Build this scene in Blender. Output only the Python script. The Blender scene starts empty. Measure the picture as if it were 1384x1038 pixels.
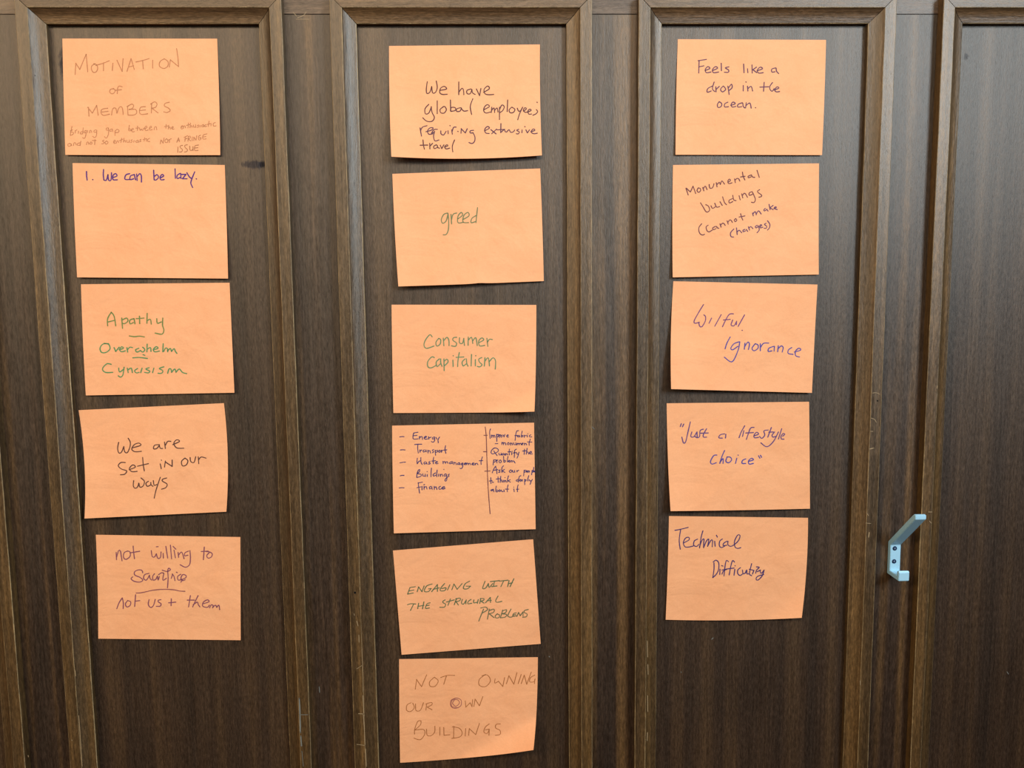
import bpy, bmesh, math, random
from mathutils import Vector, Matrix

sc = bpy.context.scene
random.seed(7)

# ---------------------------------------------------------------- camera
F, CX, CY = 1040.0, 692.0, 519.0            # focal length / centre for a 1384 x 1038 frame
CAM = Vector((0.0, -1.0570, 1.5))
Hc = Vector((0.99947186, -0.01408477, 0.02928532))    # world +X seen from the camera (x right, y down, z forward)
Vc = Vector((0.01104097, 0.99476242, 0.10161604))     # world -Z
Nc = Vector((-0.03056317, -0.10123904, 0.99439255))   # world +Y
cam_x = Vector((Hc[0], Nc[0], -Vc[0]))
cam_d = Vector((Hc[1], Nc[1], -Vc[1]))
cam_f = Vector((Hc[2], Nc[2], -Vc[2]))
cd = bpy.data.cameras.new('camera')
cd.sensor_width = 36.0
cd.lens = F / 1384.0 * 36.0
cd.clip_start = 0.02
co = bpy.data.objects.new('camera', cd)
sc.collection.objects.link(co)
m = Matrix.Identity(4)
for i in range(3):
    m[i][0] = cam_x[i]; m[i][1] = -cam_d[i]; m[i][2] = -cam_f[i]; m[i][3] = CAM[i]
co.matrix_world = m
sc.camera = co

# ---------------------------------------------------------------- world, lights, exposure
w = bpy.data.worlds.new('room_light')
sc.world = w
w.use_nodes = True
bg = w.node_tree.nodes['Background']
bg.inputs[0].default_value = (1.0, 0.86, 0.70, 1)
bg.inputs[1].default_value = 0.40

def area(name, loc, target, sx, sy, power, col):
    l = bpy.data.lights.new(name, 'AREA')
    l.shape = 'RECTANGLE'; l.size = sx; l.size_y = sy; l.energy = power; l.color = col
    o = bpy.data.objects.new(name, l)
    sc.collection.objects.link(o)
    o.location = loc
    o.rotation_euler = (Vector(target) - Vector(loc)).to_track_quat('-Z', 'Y').to_euler()
    return o
win = area('window_daylight', (1.56, -1.80, 2.42), (-0.55, 0.0, 1.80), 0.60, 1.0, 27, (0.62, 0.80, 1.0))
win.data.spread = math.radians(100)
area('warm_fill_left', (-2.3, -2.0, 2.5), (-0.3, 0.0, 1.4), 1.0, 0.5, 30, (1.0, 0.80, 0.55))  # unseen warm fill, added to brighten left-facing slopes and even out the paper
area('overhead_sheen_fill', (-0.5, -2.8, 3.05), (-0.3, 0.0, 1.7), 3.2, 0.6, 66, (1.0, 0.88, 0.72))  # unseen overhead fill, added for a broad sheen on the upper wood


sc.view_settings.view_transform = 'Standard'
sc.view_settings.look = 'None'
sc.view_settings.gamma = 1.0
sc.view_settings.use_curve_mapping = False
sc.view_settings.exposure = -0.08

# ---------------------------------------------------------------- helpers
def bp(px, py, depth=0.0):
    """point of the plane y = -depth that lies on the sight line of a photo pixel"""
    d = cam_x * (px - CX) + cam_d * (py - CY) + cam_f * F
    t = (-depth - CAM.y) / d.y
    return CAM + d * t

def link(name, me, mat, parent=None):
    o = bpy.data.objects.new(name, me)
    sc.collection.objects.link(o)
    if mat: me.materials.append(mat)
    if parent: o.parent = parent
    return o

def mesh(name, verts, faces, smooth=False):
    me = bpy.data.meshes.new(name)
    me.from_pydata([tuple(v) for v in verts], [], faces)
    me.validate(); me.update()
    if smooth:
        for p in me.polygons: p.use_smooth = True
    return me

def fix_normals(me):
    b = bmesh.new(); b.from_mesh(me)
    bmesh.ops.recalc_face_normals(b, faces=b.faces)
    b.to_mesh(me); b.free()
    return me

def box(name, x0, x1, y0, y1, z0, z1, mat, parent=None, bevel=0.0):
    b = bmesh.new()
    bmesh.ops.create_cube(b, size=1.0)
    for v in b.verts:
        v.co = Vector(((x0 + x1) / 2 + v.co.x * (x1 - x0), (y0 + y1) / 2 + v.co.y * (y1 - y0), (z0 + z1) / 2 + v.co.z * (z1 - z0)))
    if bevel:
        bmesh.ops.bevel(b, geom=b.edges[:], offset=bevel, segments=2, affect='EDGES', clamp_overlap=True)
    me = bpy.data.meshes.new(name)
    b.to_mesh(me); b.free()
    return link(name, me, mat, parent)

# ---------------------------------------------------------------- materials
def srgb(r, g, b):
    f = lambda c: (c / 255 / 12.92) if c / 255 <= 0.04045 else ((c / 255 + 0.055) / 1.055) ** 2.4
    return (f(r), f(g), f(b), 1.0)

class NT:
    def __init__(s, name):
        s.m = bpy.data.materials.new(name); s.m.use_nodes = True
        s.t = s.m.node_tree; s.n = s.t.nodes
        s.b = s.n['Principled BSDF']
    def add(s, typ, **k):
        n = s.n.new(typ)
        for a, v in k.items(): setattr(n, a, v)
        return n
    def l(s, a, b): s.t.links.new(a, b)
    def noise(s, scale, detail=3, rough=0.55, vec=None, dist=0.0):
        tc = s.add('ShaderNodeTexCoord'); mp = s.add('ShaderNodeMapping')
        mp.inputs['Scale'].default_value = scale
        s.l(tc.outputs['Object'], mp.inputs['Vector'])
        nz = s.add('ShaderNodeTexNoise')
        nz.inputs['Scale'].default_value = 1.0
        nz.inputs['Detail'].default_value = detail
        nz.inputs['Roughness'].default_value = rough
        nz.inputs['Distortion'].default_value = dist
        s.l(mp.outputs[0], nz.inputs['Vector'])
        return nz.outputs['Fac']
    def ramp(s, fac, stops):
        r = s.add('ShaderNodeValToRGB')
        e = r.color_ramp.elements
        while len(e) < len(stops): e.new(0.5)
        for i, (p, c) in enumerate(stops): e[i].position = p; e[i].color = c
        s.l(fac, r.inputs[0])
        return r.outputs[0]
    def mix(s, fac, a, b, mode='MIX'):
        x = s.add('ShaderNodeMix', data_type='RGBA', blend_type=mode)
        if isinstance(fac, float): x.inputs[0].default_value = fac
        else: s.l(fac, x.inputs[0])
        for i, v in ((6, a), (7, b)):
            if isinstance(v, tuple): x.inputs[i].default_value = v
            else: s.l(v, x.inputs[i])
        return x.outputs[2]
    def math(s, op, a, b=None):
        x = s.add('ShaderNodeMath', operation=op)
        for i, v in ((0, a), (1, b)):
            if v is None: continue
            if isinstance(v, (int, float)): x.inputs[i].default_value = v
            else: s.l(v, x.inputs[i])
        return x.outputs[0]

def wood(name, dark, mid, light, horizontal=False, rough=0.42, stripe=38.0, stains=(), spec=0.9, seed=0.0):
    k = NT(name)
    def sc3(a, c):                         # a: across the grain, c: along it
        return (c, a, a) if horizontal else (a, a, c)
    stripes = k.noise(sc3(stripe, 0.9), 2, 0.5)
    streak = k.noise(sc3(330.0, 9.0), 4, 0.6)
    pores = k.noise(sc3(900.0, 60.0), 3, 0.7)
    blot = k.noise(sc3(9.0, 5.0), 4, 0.6)
    col = k.ramp(stripes, [(0.30, dark), (0.50, mid), (0.68, light)])
    g1 = k.ramp(streak, [(0.30, (0.62, 0.60, 0.60, 1)), (0.70, (1.30, 1.28, 1.22, 1))])
    col = k.mix(0.75, col, g1, 'MULTIPLY')
    g2 = k.ramp(pores, [(0.28, (0.45, 0.43, 0.42, 1)), (0.50, (1.0, 1.0, 1.0, 1)), (0.8, (1.35, 1.33, 1.28, 1))])
    col = k.mix(0.6, col, g2, 'MULTIPLY')
    fleck = k.noise(sc3(620.0, 120.0), 2, 0.6, dist=0.4)
    g4 = k.ramp(fleck, [(0.36, (0.70, 0.70, 0.72, 1)), (0.5, (1.0, 1.0, 1.0, 1)), (0.66, (1.55, 1.5, 1.38, 1))])
    col = k.mix(0.75, col, g4, 'MULTIPLY')
    g3 = k.ramp(blot, [(0.3, (0.78, 0.76, 0.78, 1)), (0.7, (1.18, 1.16, 1.08, 1))])
    col = k.mix(0.8, col, g3, 'MULTIPLY')
    dull = None
    for (x, z, rx, rz, amt) in stains:     # old marks on the board
        tc = k.add('ShaderNodeTexCoord'); mp = k.add('ShaderNodeMapping')
        mp.inputs['Location'].default_value = (-x / rx, 0, -z / rz)
        mp.inputs['Scale'].default_value = (1 / rx, 0, 1 / rz)
        k.l(tc.outputs['Object'], mp.inputs[0])
        ln = k.add('ShaderNodeVectorMath', operation='LENGTH'); k.l(mp.outputs[0], ln.inputs[0])
        d = k.math('ADD', ln.outputs['Value'], k.math('MULTIPLY', k.noise((160, 160, 90), 4), 0.9))
        f = k.ramp(d, [(0.75, (amt, amt, amt, 1)), (1.0 if True else 0, (0, 0, 0, 1))])
        sf = k.math('MULTIPLY', f, 1.0)
        dull = sf if dull is None else k.math('MAXIMUM', dull, sf)
        col = k.mix(sf, col, (0.012, 0.012, 0.018, 1))
    k.l(col, k.b.inputs['Base Color'])
    rr = k.math('ADD', k.math('ADD', k.math('MULTIPLY', streak, 0.16), k.math('MULTIPLY', fleck, 0.22)), rough - 0.11)
    k.l(rr, k.b.inputs['Roughness'])
    gloss = k.math('MULTIPLY', k.math('ADD', k.math('MULTIPLY', fleck, 1.5), k.math('ADD', k.math('MULTIPLY', streak, 1.1), k.math('MULTIPLY', stripes, 0.5))), spec * 0.66)
    k.l(gloss, k.b.inputs['Specular IOR Level'])
    k.b.inputs['Specular Tint'].default_value = (1.0, 0.86, 0.70, 1)      # amber varnish
    if dull is not None: k.l(k.math('SUBTRACT', gloss, k.math('MULTIPLY', dull, 0.8)), k.b.inputs['Specular IOR Level'])
    bu = k.add('ShaderNodeBump'); bu.inputs['Strength'].default_value = 0.40; bu.inputs['Distance'].default_value = 0.0006
    hsum = k.math('ADD', k.math('ADD', k.math('MULTIPLY', streak, 0.5), pores), k.math('MULTIPLY', fleck, 0.8))
    k.l(hsum, bu.inputs['Height']); k.l(bu.outputs[0], k.b.inputs['Normal'])
    return k.m

M_panel = wood('panel_mahogany', srgb(32, 19, 10), srgb(46, 29, 15), srgb(62, 42, 21),
               stains=((-0.308, 1.690, 0.040, 0.011, 0.7), (-0.298, 1.690, 0.014, 0.011, 0.95), (-0.549, 1.82, 0.013, 0.040, 0.75), (0.648, 1.827, 0.007, 0.010, 0.5)))
M_stile = wood('stile_mahogany', srgb(28, 16, 9), srgb(44, 27, 14), srgb(84, 58, 26), stripe=45.0)
M_mould = wood('moulding_mahogany', srgb(54, 38, 18), srgb(70, 50, 24), srgb(92, 66, 32), rough=0.38, stripe=70.0)
M_mouldh = wood('moulding_mahogany_across', srgb(62, 42, 21), srgb(76, 52, 26), srgb(94, 66, 34), True, rough=0.40, stripe=70.0)
M_worn_lit = wood('worn_lit_arris', srgb(92, 74, 46), srgb(126, 104, 70), srgb(150, 128, 92), rough=0.5, stripe=60.0)
M_rail = wood('rail_mahogany', srgb(58, 42, 34), srgb(68, 50, 38), srgb(80, 60, 42), True)

def plain(name, col, rough=0.6, metal=0.0, spec=0.5):
    k = NT(name)
    nz = k.noise((60, 60, 60), 3)
    c = k.mix(k.math('MULTIPLY', nz, 0.25), col, tuple(x * 0.7 for x in col[:3]) + (1,))
    k.l(c, k.b.inputs['Base Color'])
    k.b.inputs['Roughness'].default_value = rough
    k.b.inputs['Metallic'].default_value = metal
    k.b.inputs['Specular IOR Level'].default_value = spec
    return k.m
M_floor = plain('dark_carpet', srgb(62, 50, 42), 0.95, spec=0.1)
M_metal = plain('blue_grey_painted_metal', srgb(166, 212, 232), 0.4, 0.1)
M_screw = plain('dark_blue_screw', srgb(38, 58, 92), 0.35, 0.6)
M_slot = plain('screw_recess', srgb(120, 140, 165), 0.4, 0.6)
M_chip = plain('bare_wood_chip', srgb(150, 126, 92), 0.8)
M_chipg = plain('grey_scrape', srgb(112, 112, 104), 0.7)
M_hole = plain('nail_hole', srgb(12, 9, 8), 0.9)

def paper(name, col):
    k = NT(name)
    big = k.noise((14, 14, 14), 4, 0.6)
    fine = k.noise((420, 420, 420), 3, 0.6)
    c = k.mix(k.ramp(big, [(0.35, (0, 0, 0, 1)), (0.7, (1, 1, 1, 1))]), col, tuple(x * y for x, y in zip(col[:3], (0.97, 0.92, 0.88))) + (1,))
    c = k.mix(0.10, c, k.ramp(fine, [(0.3, (0.6, 0.6, 0.6, 1)), (0.7, (1.2, 1.2, 1.2, 1))]), 'MULTIPLY')
    k.l(c, k.b.inputs['Base Color'])
    k.b.inputs['Roughness'].default_value = 0.8
    k.b.inputs['Specular IOR Level'].default_value = 0.2
    bu = k.add('ShaderNodeBump'); bu.inputs['Strength'].default_value = 0.6; bu.inputs['Distance'].default_value = 0.0022
    wr = k.noise((22, 22, 30), 5, 0.62, dist=0.6)
    wr = k.math('ADD', wr, k.math('MULTIPLY', k.noise((11, 11, 15), 3, 0.5, dist=1.2), 2.2))
    k.l(wr, bu.inputs['Height']); k.l(bu.outputs[0], k.b.inputs['Normal'])
    tr = k.add('ShaderNodeBsdfTranslucent'); k.l(c, tr.inputs[0])
    mx = k.add('ShaderNodeMixShader'); mx.inputs[0].default_value = 0.18
    k.l(k.b.outputs[0], mx.inputs[1]); k.l(tr.outputs[0], mx.inputs[2])
    k.l(mx.outputs[0], k.n['Material Output'].inputs[0])
    return k.m
M_paper = paper('orange_paper', (0.93, 0.452, 0.215, 1))

INK = {}
def ink(rgb):
    if rgb not in INK:
        k = NT('ink_%d_%d_%d' % rgb)
        nz = k.noise((300, 300, 300), 2)
        c = srgb(*rgb)
        k.l(k.mix(nz, tuple(x * 0.8 for x in c[:3]) + (1,), tuple(min(1, x * 1.25) for x in c[:3]) + (1,)), k.b.inputs['Base Color'])
        k.b.inputs['Roughness'].default_value = 0.7
        k.b.inputs['Specular IOR Level'].default_value = 0.2
        INK[rgb] = k.m
    return INK[rgb]

# ---------------------------------------------------------------- the wall
ZC = 1.5
BAND = 0.0170           # how far the frames stand out from the panel boards
STILE = 0.0040
TOP = ZC + 0.3995       # outer top of the frames
BOT = 0.16
XL, XR = -1.62, 1.82

def struct(o): o['kind'] = 'structure'; return o
floor = struct(box('floor', -9.0, 9.0, -14.0, 0.05, -0.05, 0.0, M_floor))
struct(box('wall_right', 2.05, 2.2, -5.0, 0.06, 0.0, 3.0, M_stile))  # unseen side wall, added to darken what the right-hand wood reflects
wall = struct(box('wall_back', XL, XR, 0.012, 0.06, 0.0, 2.75, M_stile))
frames = [(-1.396, -1.060), (-0.997, -0.6585), (-0.5965, -0.2600), (-0.1990, 0.1400), (0.2010, 0.5420), (0.6045, 0.9450), (1.008, 1.345), (1.408, 1.745)]

# stiles between the frames run behind the edges of the frames, rail above and below
edges = [XL + 0.0] + [v for f in frames for v in f] + [XR]
for i in range(0, len(edges), 2):
    x0 = edges[i] - (0.006 if i else 0); x1 = edges[i + 1] + (0.006 if i + 2 < len(edges) else 0)
    box('stile', x0, x1, -STILE, 0.012, 0.12, ZC + 0.3795, M_stile, wall, 0.0004)
box('rail', XL, XR, -STILE, 0.012, ZC + 0.3803, ZC + 0.56, M_rail, wall, 0.0005)
box('rail', XL, XR, -STILE - 0.001, 0.012, 0.0, 0.1195, M_rail, wall, 0.0005)
struct(box('baseboard_back', XL, XR, -0.016, -0.0036, 0.0, 0.10, M_mouldh, None, 0.002))
struct(box('trim_1', XL, XR, -0.03, 0.0118, ZC + 0.5605, ZC + 0.62, M_mouldh, None, 0.004))

PROF = [(0.0, -0.001), (0.0, 0.0164), (0.0003, 0.0168), (0.0008, 0.0170), (0.0149, 0.0170), (0.0154, 0.01685), (0.0157, 0.0164),
        (0.0163, 0.0157), (0.0172, 0.0147), (0.0184, 0.0137), (0.0198, 0.0126), (0.0214, 0.0115), (0.0228, 0.0107), (0.0234, 0.0104),
        (0.0242, 0.0100), (0.0262, 0.0092), (0.0290, 0.0083), (0.0312, 0.0077), (0.0318, 0.0075), (0.0324, 0.0071), (0.0326, 0.0065), (0.0326, -0.001)]
WORN_LIT = (1, 2, 4, 5, 18, 19)     # arrises rubbed bare; their pale colour also paints in the light they catch

def moulding(side, x0, x1, z0, z1):
    """one mitred strip of a frame; the profile runs from the outer edge inwards"""
    vs, fs = [], []
    n = len(PROF)
    if side in ('left', 'right'): segs = 40
    else: segs = 12
    g = 0.00045                      # hairline mitre joint
    for s in range(segs + 1):
        t = s / segs
        for (p, h) in PROF:
            if side == 'left':   a, b = (x0 + p, z0 + p + g), (x0 + p, z1 - p - g)
            if side == 'right':  a, b = (x1 - p, z0 + p + g), (x1 - p, z1 - p - g)
            if side == 'top':    a, b = (x0 + p + g, z1 - p), (x1 - p - g, z1 - p)
            if side == 'bottom': a, b = (x0 + p + g, z0 + p), (x1 - p - g, z0 + p)
            x = a[0] + (b[0] - a[0]) * t; z = a[1] + (b[1] - a[1]) * t
            j = 0.00018 * math.sin(x * 37 + z * 61 + p * 900) + 0.00012 * math.sin(z * 173 + x * 91) if side in ('left', 'right') else 0
            vs.append((x + j, -h, z))
    for s in range(segs):
        for i in range(n - 1):
            a = s * n + i
            fs.append((a, a + 1, a + n + 1, a + n))
        fs.append((s * n + n - 1, s * n, (s + 1) * n, (s + 1) * n + n - 1))
    fs.append(tuple(range(n))); fs.append(tuple(range(segs * n, segs * n + n)))
    me = fix_normals(mesh('moulding', vs, fs))
    o = link('moulding', me, M_mould if side in ('left', 'right') else M_mouldh, wall)
    me.materials.append(M_worn_lit)
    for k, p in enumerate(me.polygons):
        if k < segs * n and (k % n) in WORN_LIT: p.material_index = 1
    return o

for (a, b) in frames:
    box('panel', a + 0.012, b - 0.012, 0.0, 0.0115, BOT + 0.012, TOP - 0.012, M_panel, wall)
    for s in ('left', 'right', 'top', 'bottom'):
        moulding(s, a, b, BOT, TOP)

# ---------------------------------------------------------------- coat hook
def hook():
    t = 0.0072
    xl = bp(1203.2, 750, STILE + t).x; xr = xl + 0.0148
    def side(px, py):                # where the sight line meets the hook's left side plane
        d = cam_x * (px - CX) + cam_d * (py - CY) + cam_f * F
        k = (xl - CAM.x) / d.x
        p = CAM + d * k
        return (-p.y, p.z)
    tip = side(1237.2, 702.0); pt = side(1203.2, 736.4); pb = side(1202.2, 771.0); lipb = side(1214.6, 785.3); lipt = side(1216.2, 774.6)
    y0 = STILE + 0.0002
    f = y0 + t
    zt, zb = pt[1], pb[1]
    du = Vector((tip[0] - f, tip[1] - zt)); L = du.length; du /= L
    nrm = Vector((-du.y, du.x))       # towards the wall / up
    th = 0.0075
    tipv = Vector((tip[0], tip[1]))
    up = tipv + Vector((0.0, 0.0062))
    back = Vector((f, zt)) + nrm * th
    k = (y0 - back.x) / du.x
    wallp = back + du * k             # outer line of the arm meets the wall plane
    k2 = (up.x - 0.006 - wallp.x) / du.x
    shoulder = wallp + du * k2
    lb = lipb[1]; lo = lipb[0]
    prof = [(y0, lb + 0.0002), (y0, wallp.y), (shoulder.x, shoulder.y), (up.x - 0.003, up.y), (up.x, up.y - 0.001), (tip[0], tip[1]),
            (f, zt), (f, zb), (lo - 0.0052, zb - 0.0006), (lo - 0.0052, lipt[1] + 0.0006), (lo - 0.0040, lipt[1] + 0.0014), (lo - 0.0008, lipt[1] + 0.0012), (lo, lipt[1]), (lo, lb), (lo - 0.002, lb - 0.0006)]
    b = bmesh.new()
    vs = [b.verts.new((xl, -y, z)) for y, z in prof]
    fc = b.faces.new(vs)
    r = bmesh.ops.extrude_face_region(b, geom=[fc])
    for v in r['geom']:
        if isinstance(v, bmesh.types.BMVert): v.co.x = xr
    bmesh.ops.recalc_face_normals(b, faces=b.faces)
    bmesh.ops.bevel(b, geom=[e for e in b.edges], offset=0.0006, segments=2, affect='EDGES', clamp_overlap=True)
    me = bpy.data.meshes.new('hook_bar'); b.to_mesh(me); b.free()
    zm = (pb[1] + pt[1]) / 2
    root = bpy.data.objects.new('coat_hook', None); sc.collection.objects.link(root)
    root.location = ((xl + xr) / 2, -STILE, zm)
    root['label'] = 'pale blue-grey metal coat hook screwed to the wood between the third and fourth frames'
    root['category'] = 'hook'
    inv = Matrix.Translation(-root.location)
    def part(name, me, mat, par):
        me.transform(inv); o = link(name, me, mat, par); return o
    part('hook_bar', me, M_metal, root)
    for (px, py) in ((1209.3, 741.2), (1208.4, 758.8)):
        c = bp(px, py, f)
        me2 = disc_mesh('screw', c.x, -f - 0.00005, c.z, 0.0033, 0.0007, 20)
        s = part('screw', me2, M_screw, root)
        me3 = disc_mesh('recess', c.x, -f - 0.0008, c.z, 0.0014, 0.00015, 6)
        part('recess', me3, M_slot, s)

def disc_mesh(name, x, y, z, r, h, n=20):
    b = bmesh.new()
    ring0 = [b.verts.new((x + r * math.cos(i * 2 * math.pi / n), y, z + r * math.sin(i * 2 * math.pi / n))) for i in range(n)]
    ring1 = [b.verts.new((x + 0.82 * r * math.cos(i * 2 * math.pi / n), y - h, z + 0.82 * r * math.sin(i * 2 * math.pi / n))) for i in range(n)]
    b.faces.new(ring0); b.faces.new(ring1)
    for i in range(n):
        b.faces.new((ring0[i], ring0[(i + 1) % n], ring1[(i + 1) % n], ring1[i]))
    bmesh.ops.recalc_face_normals(b, faces=b.faces)
    me = bpy.data.meshes.new(name); b.to_mesh(me); b.free()
    return me
hook()

# ---------------------------------------------------------------- paper notes and their handwriting
def patch(nt, u, v):
    (TL, TR, BR, BL) = nt['c']
    def q(a, b, mid, t):
        x = a[0] + (b[0] - a[0]) * t; y = a[1] + (b[1] - a[1]) * t
        k = 4 * t * (1 - t)
        return (x + mid[0] * k, y + mid[1] * k)
    mt, mr, mb, ml = nt['mid']
    T = q(TL, TR, mt, u); B = q(BL, BR, mb, u); L = q(TL, BL, ml, v); R = q(TR, BR, mr, v)
    out = []
    for i in (0, 1):
        bil = TL[i] * (1 - u) * (1 - v) + TR[i] * u * (1 - v) + BL[i] * (1 - u) * v + BR[i] * u * v
        out.append((1 - v) * T[i] + v * B[i] + (1 - u) * L[i] + u * R[i] - bil)
    if nt.get('curl'):
        for (cu, cv, rad, dx, dy, dl) in nt['curl']:
            d = math.hypot((u - cu) * 1.33, v - cv)
            k = max(0.0, 1 - d / rad)
            out[0] += dx * k * k; out[1] += dy * k * k
    return out

def lift(nt, u, v):
    lb, rb, belly = nt['lift']
    s = nt['seed']
    z = 0.45 + (lb * (1 - u) + rb * u) * max(0.0, v - 0.08) ** 1.5
    z += belly * math.sin(math.pi * min(1, max(0, v))) * math.sin(math.pi * min(1, max(0, v)))
    wv = max(0.0, min(1.0, (v - 0.12) * 2.2))
    z += wv * nt.get('wrinkle', 1.0) * 1.5 * (0.28 * math.sin(5.1 * u + 3.3 * v + s) + 0.20 * math.sin(-7.7 * u + 6.1 * v + 2.1 * s) + 0.14 * math.sin(13 * v + 4 * u + 3.7 * s) + 0.5)
    for (cu, cv, rad, dx, dy, dl) in nt.get('curl') or ():
        d = math.hypot((u - cu) * 1.33, v - cv)
        k = max(0.0, 1 - d / rad)
        z += dl * k * k
    if nt.get('fold'):
        (u0, v0), (u1, v1), hgt, pw = nt['fold']
        ax, ay, bx, by = u0 * 1.33, v0, u1 * 1.33, v1
        L = math.hypot(bx - ax, by - ay)
        side = lambda x, y: ((bx - ax) * (y - ay) - (by - ay) * (x - ax)) / L
        k = max(0.0, side(u * 1.33, v)) / side(1.33, 1.0)
        z += hgt * k ** pw
    return z / 1000.0

def uv_of(nt, px, py):
    u = v = 0.5
    for _ in range(7):
        p = patch(nt, u, v); e = 1e-3
        pu = patch(nt, u + e, v); pv = patch(nt, u, v + e)
        a, b = (pu[0] - p[0]) / e, (pv[0] - p[0]) / e
        c, d = (pu[1] - p[1]) / e, (pv[1] - p[1]) / e
        rx, ry = px - p[0], py - p[1]
        det = a * d - b * c
        u += (d * rx - b * ry) / det; v += (a * ry - c * rx) / det
        u = min(1.05, max(-0.05, u)); v = min(1.05, max(-0.05, v))
    return u, v

def smooth_stroke(pts):
    if len(pts) < 3: 
        a, b = pts[0], pts[-1]
        n = max(1, int(math.hypot(b[0] - a[0], b[1] - a[1]) / 3))
        return [(a[0] + (b[0] - a[0]) * i / n, a[1] + (b[1] - a[1]) * i / n) for i in range(n + 1)]
    out = []
    P = [pts[0]] + pts + [pts[-1]]
    for i in range(1, len(P) - 2):
        p0, p1, p2, p3 = P[i - 1], P[i], P[i + 1], P[i + 2]
        n = max(2, int(math.hypot(p2[0] - p1[0], p2[1] - p1[1]) / 1.1))
        for j in range(n):
            t = j / n
            o = []
            for k in (0, 1):
                o.append(0.5 * (2 * p1[k] + (p2[k] - p0[k]) * t + (2 * p0[k] - 5 * p1[k] + 4 * p2[k] - p3[k]) * t * t + (-p0[k] + 3 * p1[k] - 3 * p2[k] + p3[k]) * t ** 3))
            out.append(tuple(o))
    out.append(pts[-1])
    return out

def ribbon(fn, strokes, wd):
    """flat ink ribbons: strokes are lists of photo points, fn maps a photo point to the surface"""
    vs, fs = [], []
    for st in strokes:
        pts = smooth_stroke(st)
        n = len(pts)
        ph = random.random() * 6
        base = len(vs)
        for i, p in enumerate(pts):
            a = pts[max(0, i - 1)]; b = pts[min(n - 1, i + 1)]
            dx, dy = b[0] - a[0], b[1] - a[1]
            l = math.hypot(dx, dy) or 1.0
            hw = wd / 2 * (1 + 0.10 * math.sin(ph + i * 0.35))
            nx, ny = -dy / l * hw, dx / l * hw
            vs.append(fn(p[0] + nx, p[1] + ny)); vs.append(fn(p[0] - nx, p[1] - ny))
        for i in range(n - 1):
            k = base + 2 * i
            fs.append((k, k + 2, k + 3, k + 1))
        for p in (pts[0], pts[-1]):
            k = len(vs); r = wd / 2
            for j in range(8): vs.append(fn(p[0] + r * math.cos(j * math.pi / 4), p[1] + r * math.sin(j * math.pi / 4)))
            fs.append(tuple(range(k, k + 8)))
    return vs, fs

def parse(s, ox, oy, sc_):
    out = []
    for st in s.split('/'):
        pts = []
        for tok in st.split():
            x, y = tok.split(',')
            pts.append((ox + float(x) / sc_, oy + float(y) / sc_))
        if len(pts) == 1: pts.append((pts[0][0] + 0.3, pts[0][1] + 0.2))
        if pts: out.append(pts)
    return out

def note(label, corners, lines, lifts=(3, 3, 0.0), mid=((0, 0), (0, 0), (0, 0), (0, 0)), curl=None, group=None, wrinkle=1.0, fold=None):
    nt = {'c': corners, 'mid': mid, 'lift': lifts, 'seed': random.random() * 6, 'curl': curl, 'wrinkle': wrinkle, 'fold': fold}
    NU, NV = 40, 32
    top = patch(nt, 0.5, 0.0)
    org = bp(top[0], top[1], 0.0005)
    vs, fs = [], []
    for j in range(NV + 1):
        for i in range(NU + 1):
            u, v = i / NU, j / NV
            p = patch(nt, u, v)
            vs.append(bp(p[0], p[1], lift(nt, u, v)) - org)
    for j in range(NV):
        for i in range(NU):
            a = j * (NU + 1) + i
            fs.append((a, a + NU + 1, a + NU + 2, a + 1))
    root = bpy.data.objects.new('paper_note', None)
    sc.collection.objects.link(root)
    root.location = org
    root['label'] = label; root['category'] = 'paper note'; root['group'] = 'orange notes stuck on the wood panels'
    sheet = link('sheet', mesh('sheet', vs, fs, True), M_paper, root)
    ed = {}
    for p in sheet.data.polygons:
        for k in p.edge_keys: ed[k] = ed.get(k, 0) + 1
    for e in sheet.data.edges:
        if ed[tuple(sorted(e.vertices))] == 1: e.use_edge_sharp = True
    so = sheet.modifiers.new('thickness', 'SOLIDIFY'); so.thickness = 0.00022; so.offset = -1
    def fn(px, py):
        u, v = uv_of(nt, px, py)
        return bp(px, py, lift(nt, u, v) + 0.00022) - org
    for (rgb, wd, ox, oy, sc_, txt) in lines:
        v2, f2 = ribbon(fn, parse(txt, ox, oy, sc_), wd)
        link('handwritten_line', mesh('handwritten_line', v2, f2), ink(rgb), root)
    return root

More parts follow.
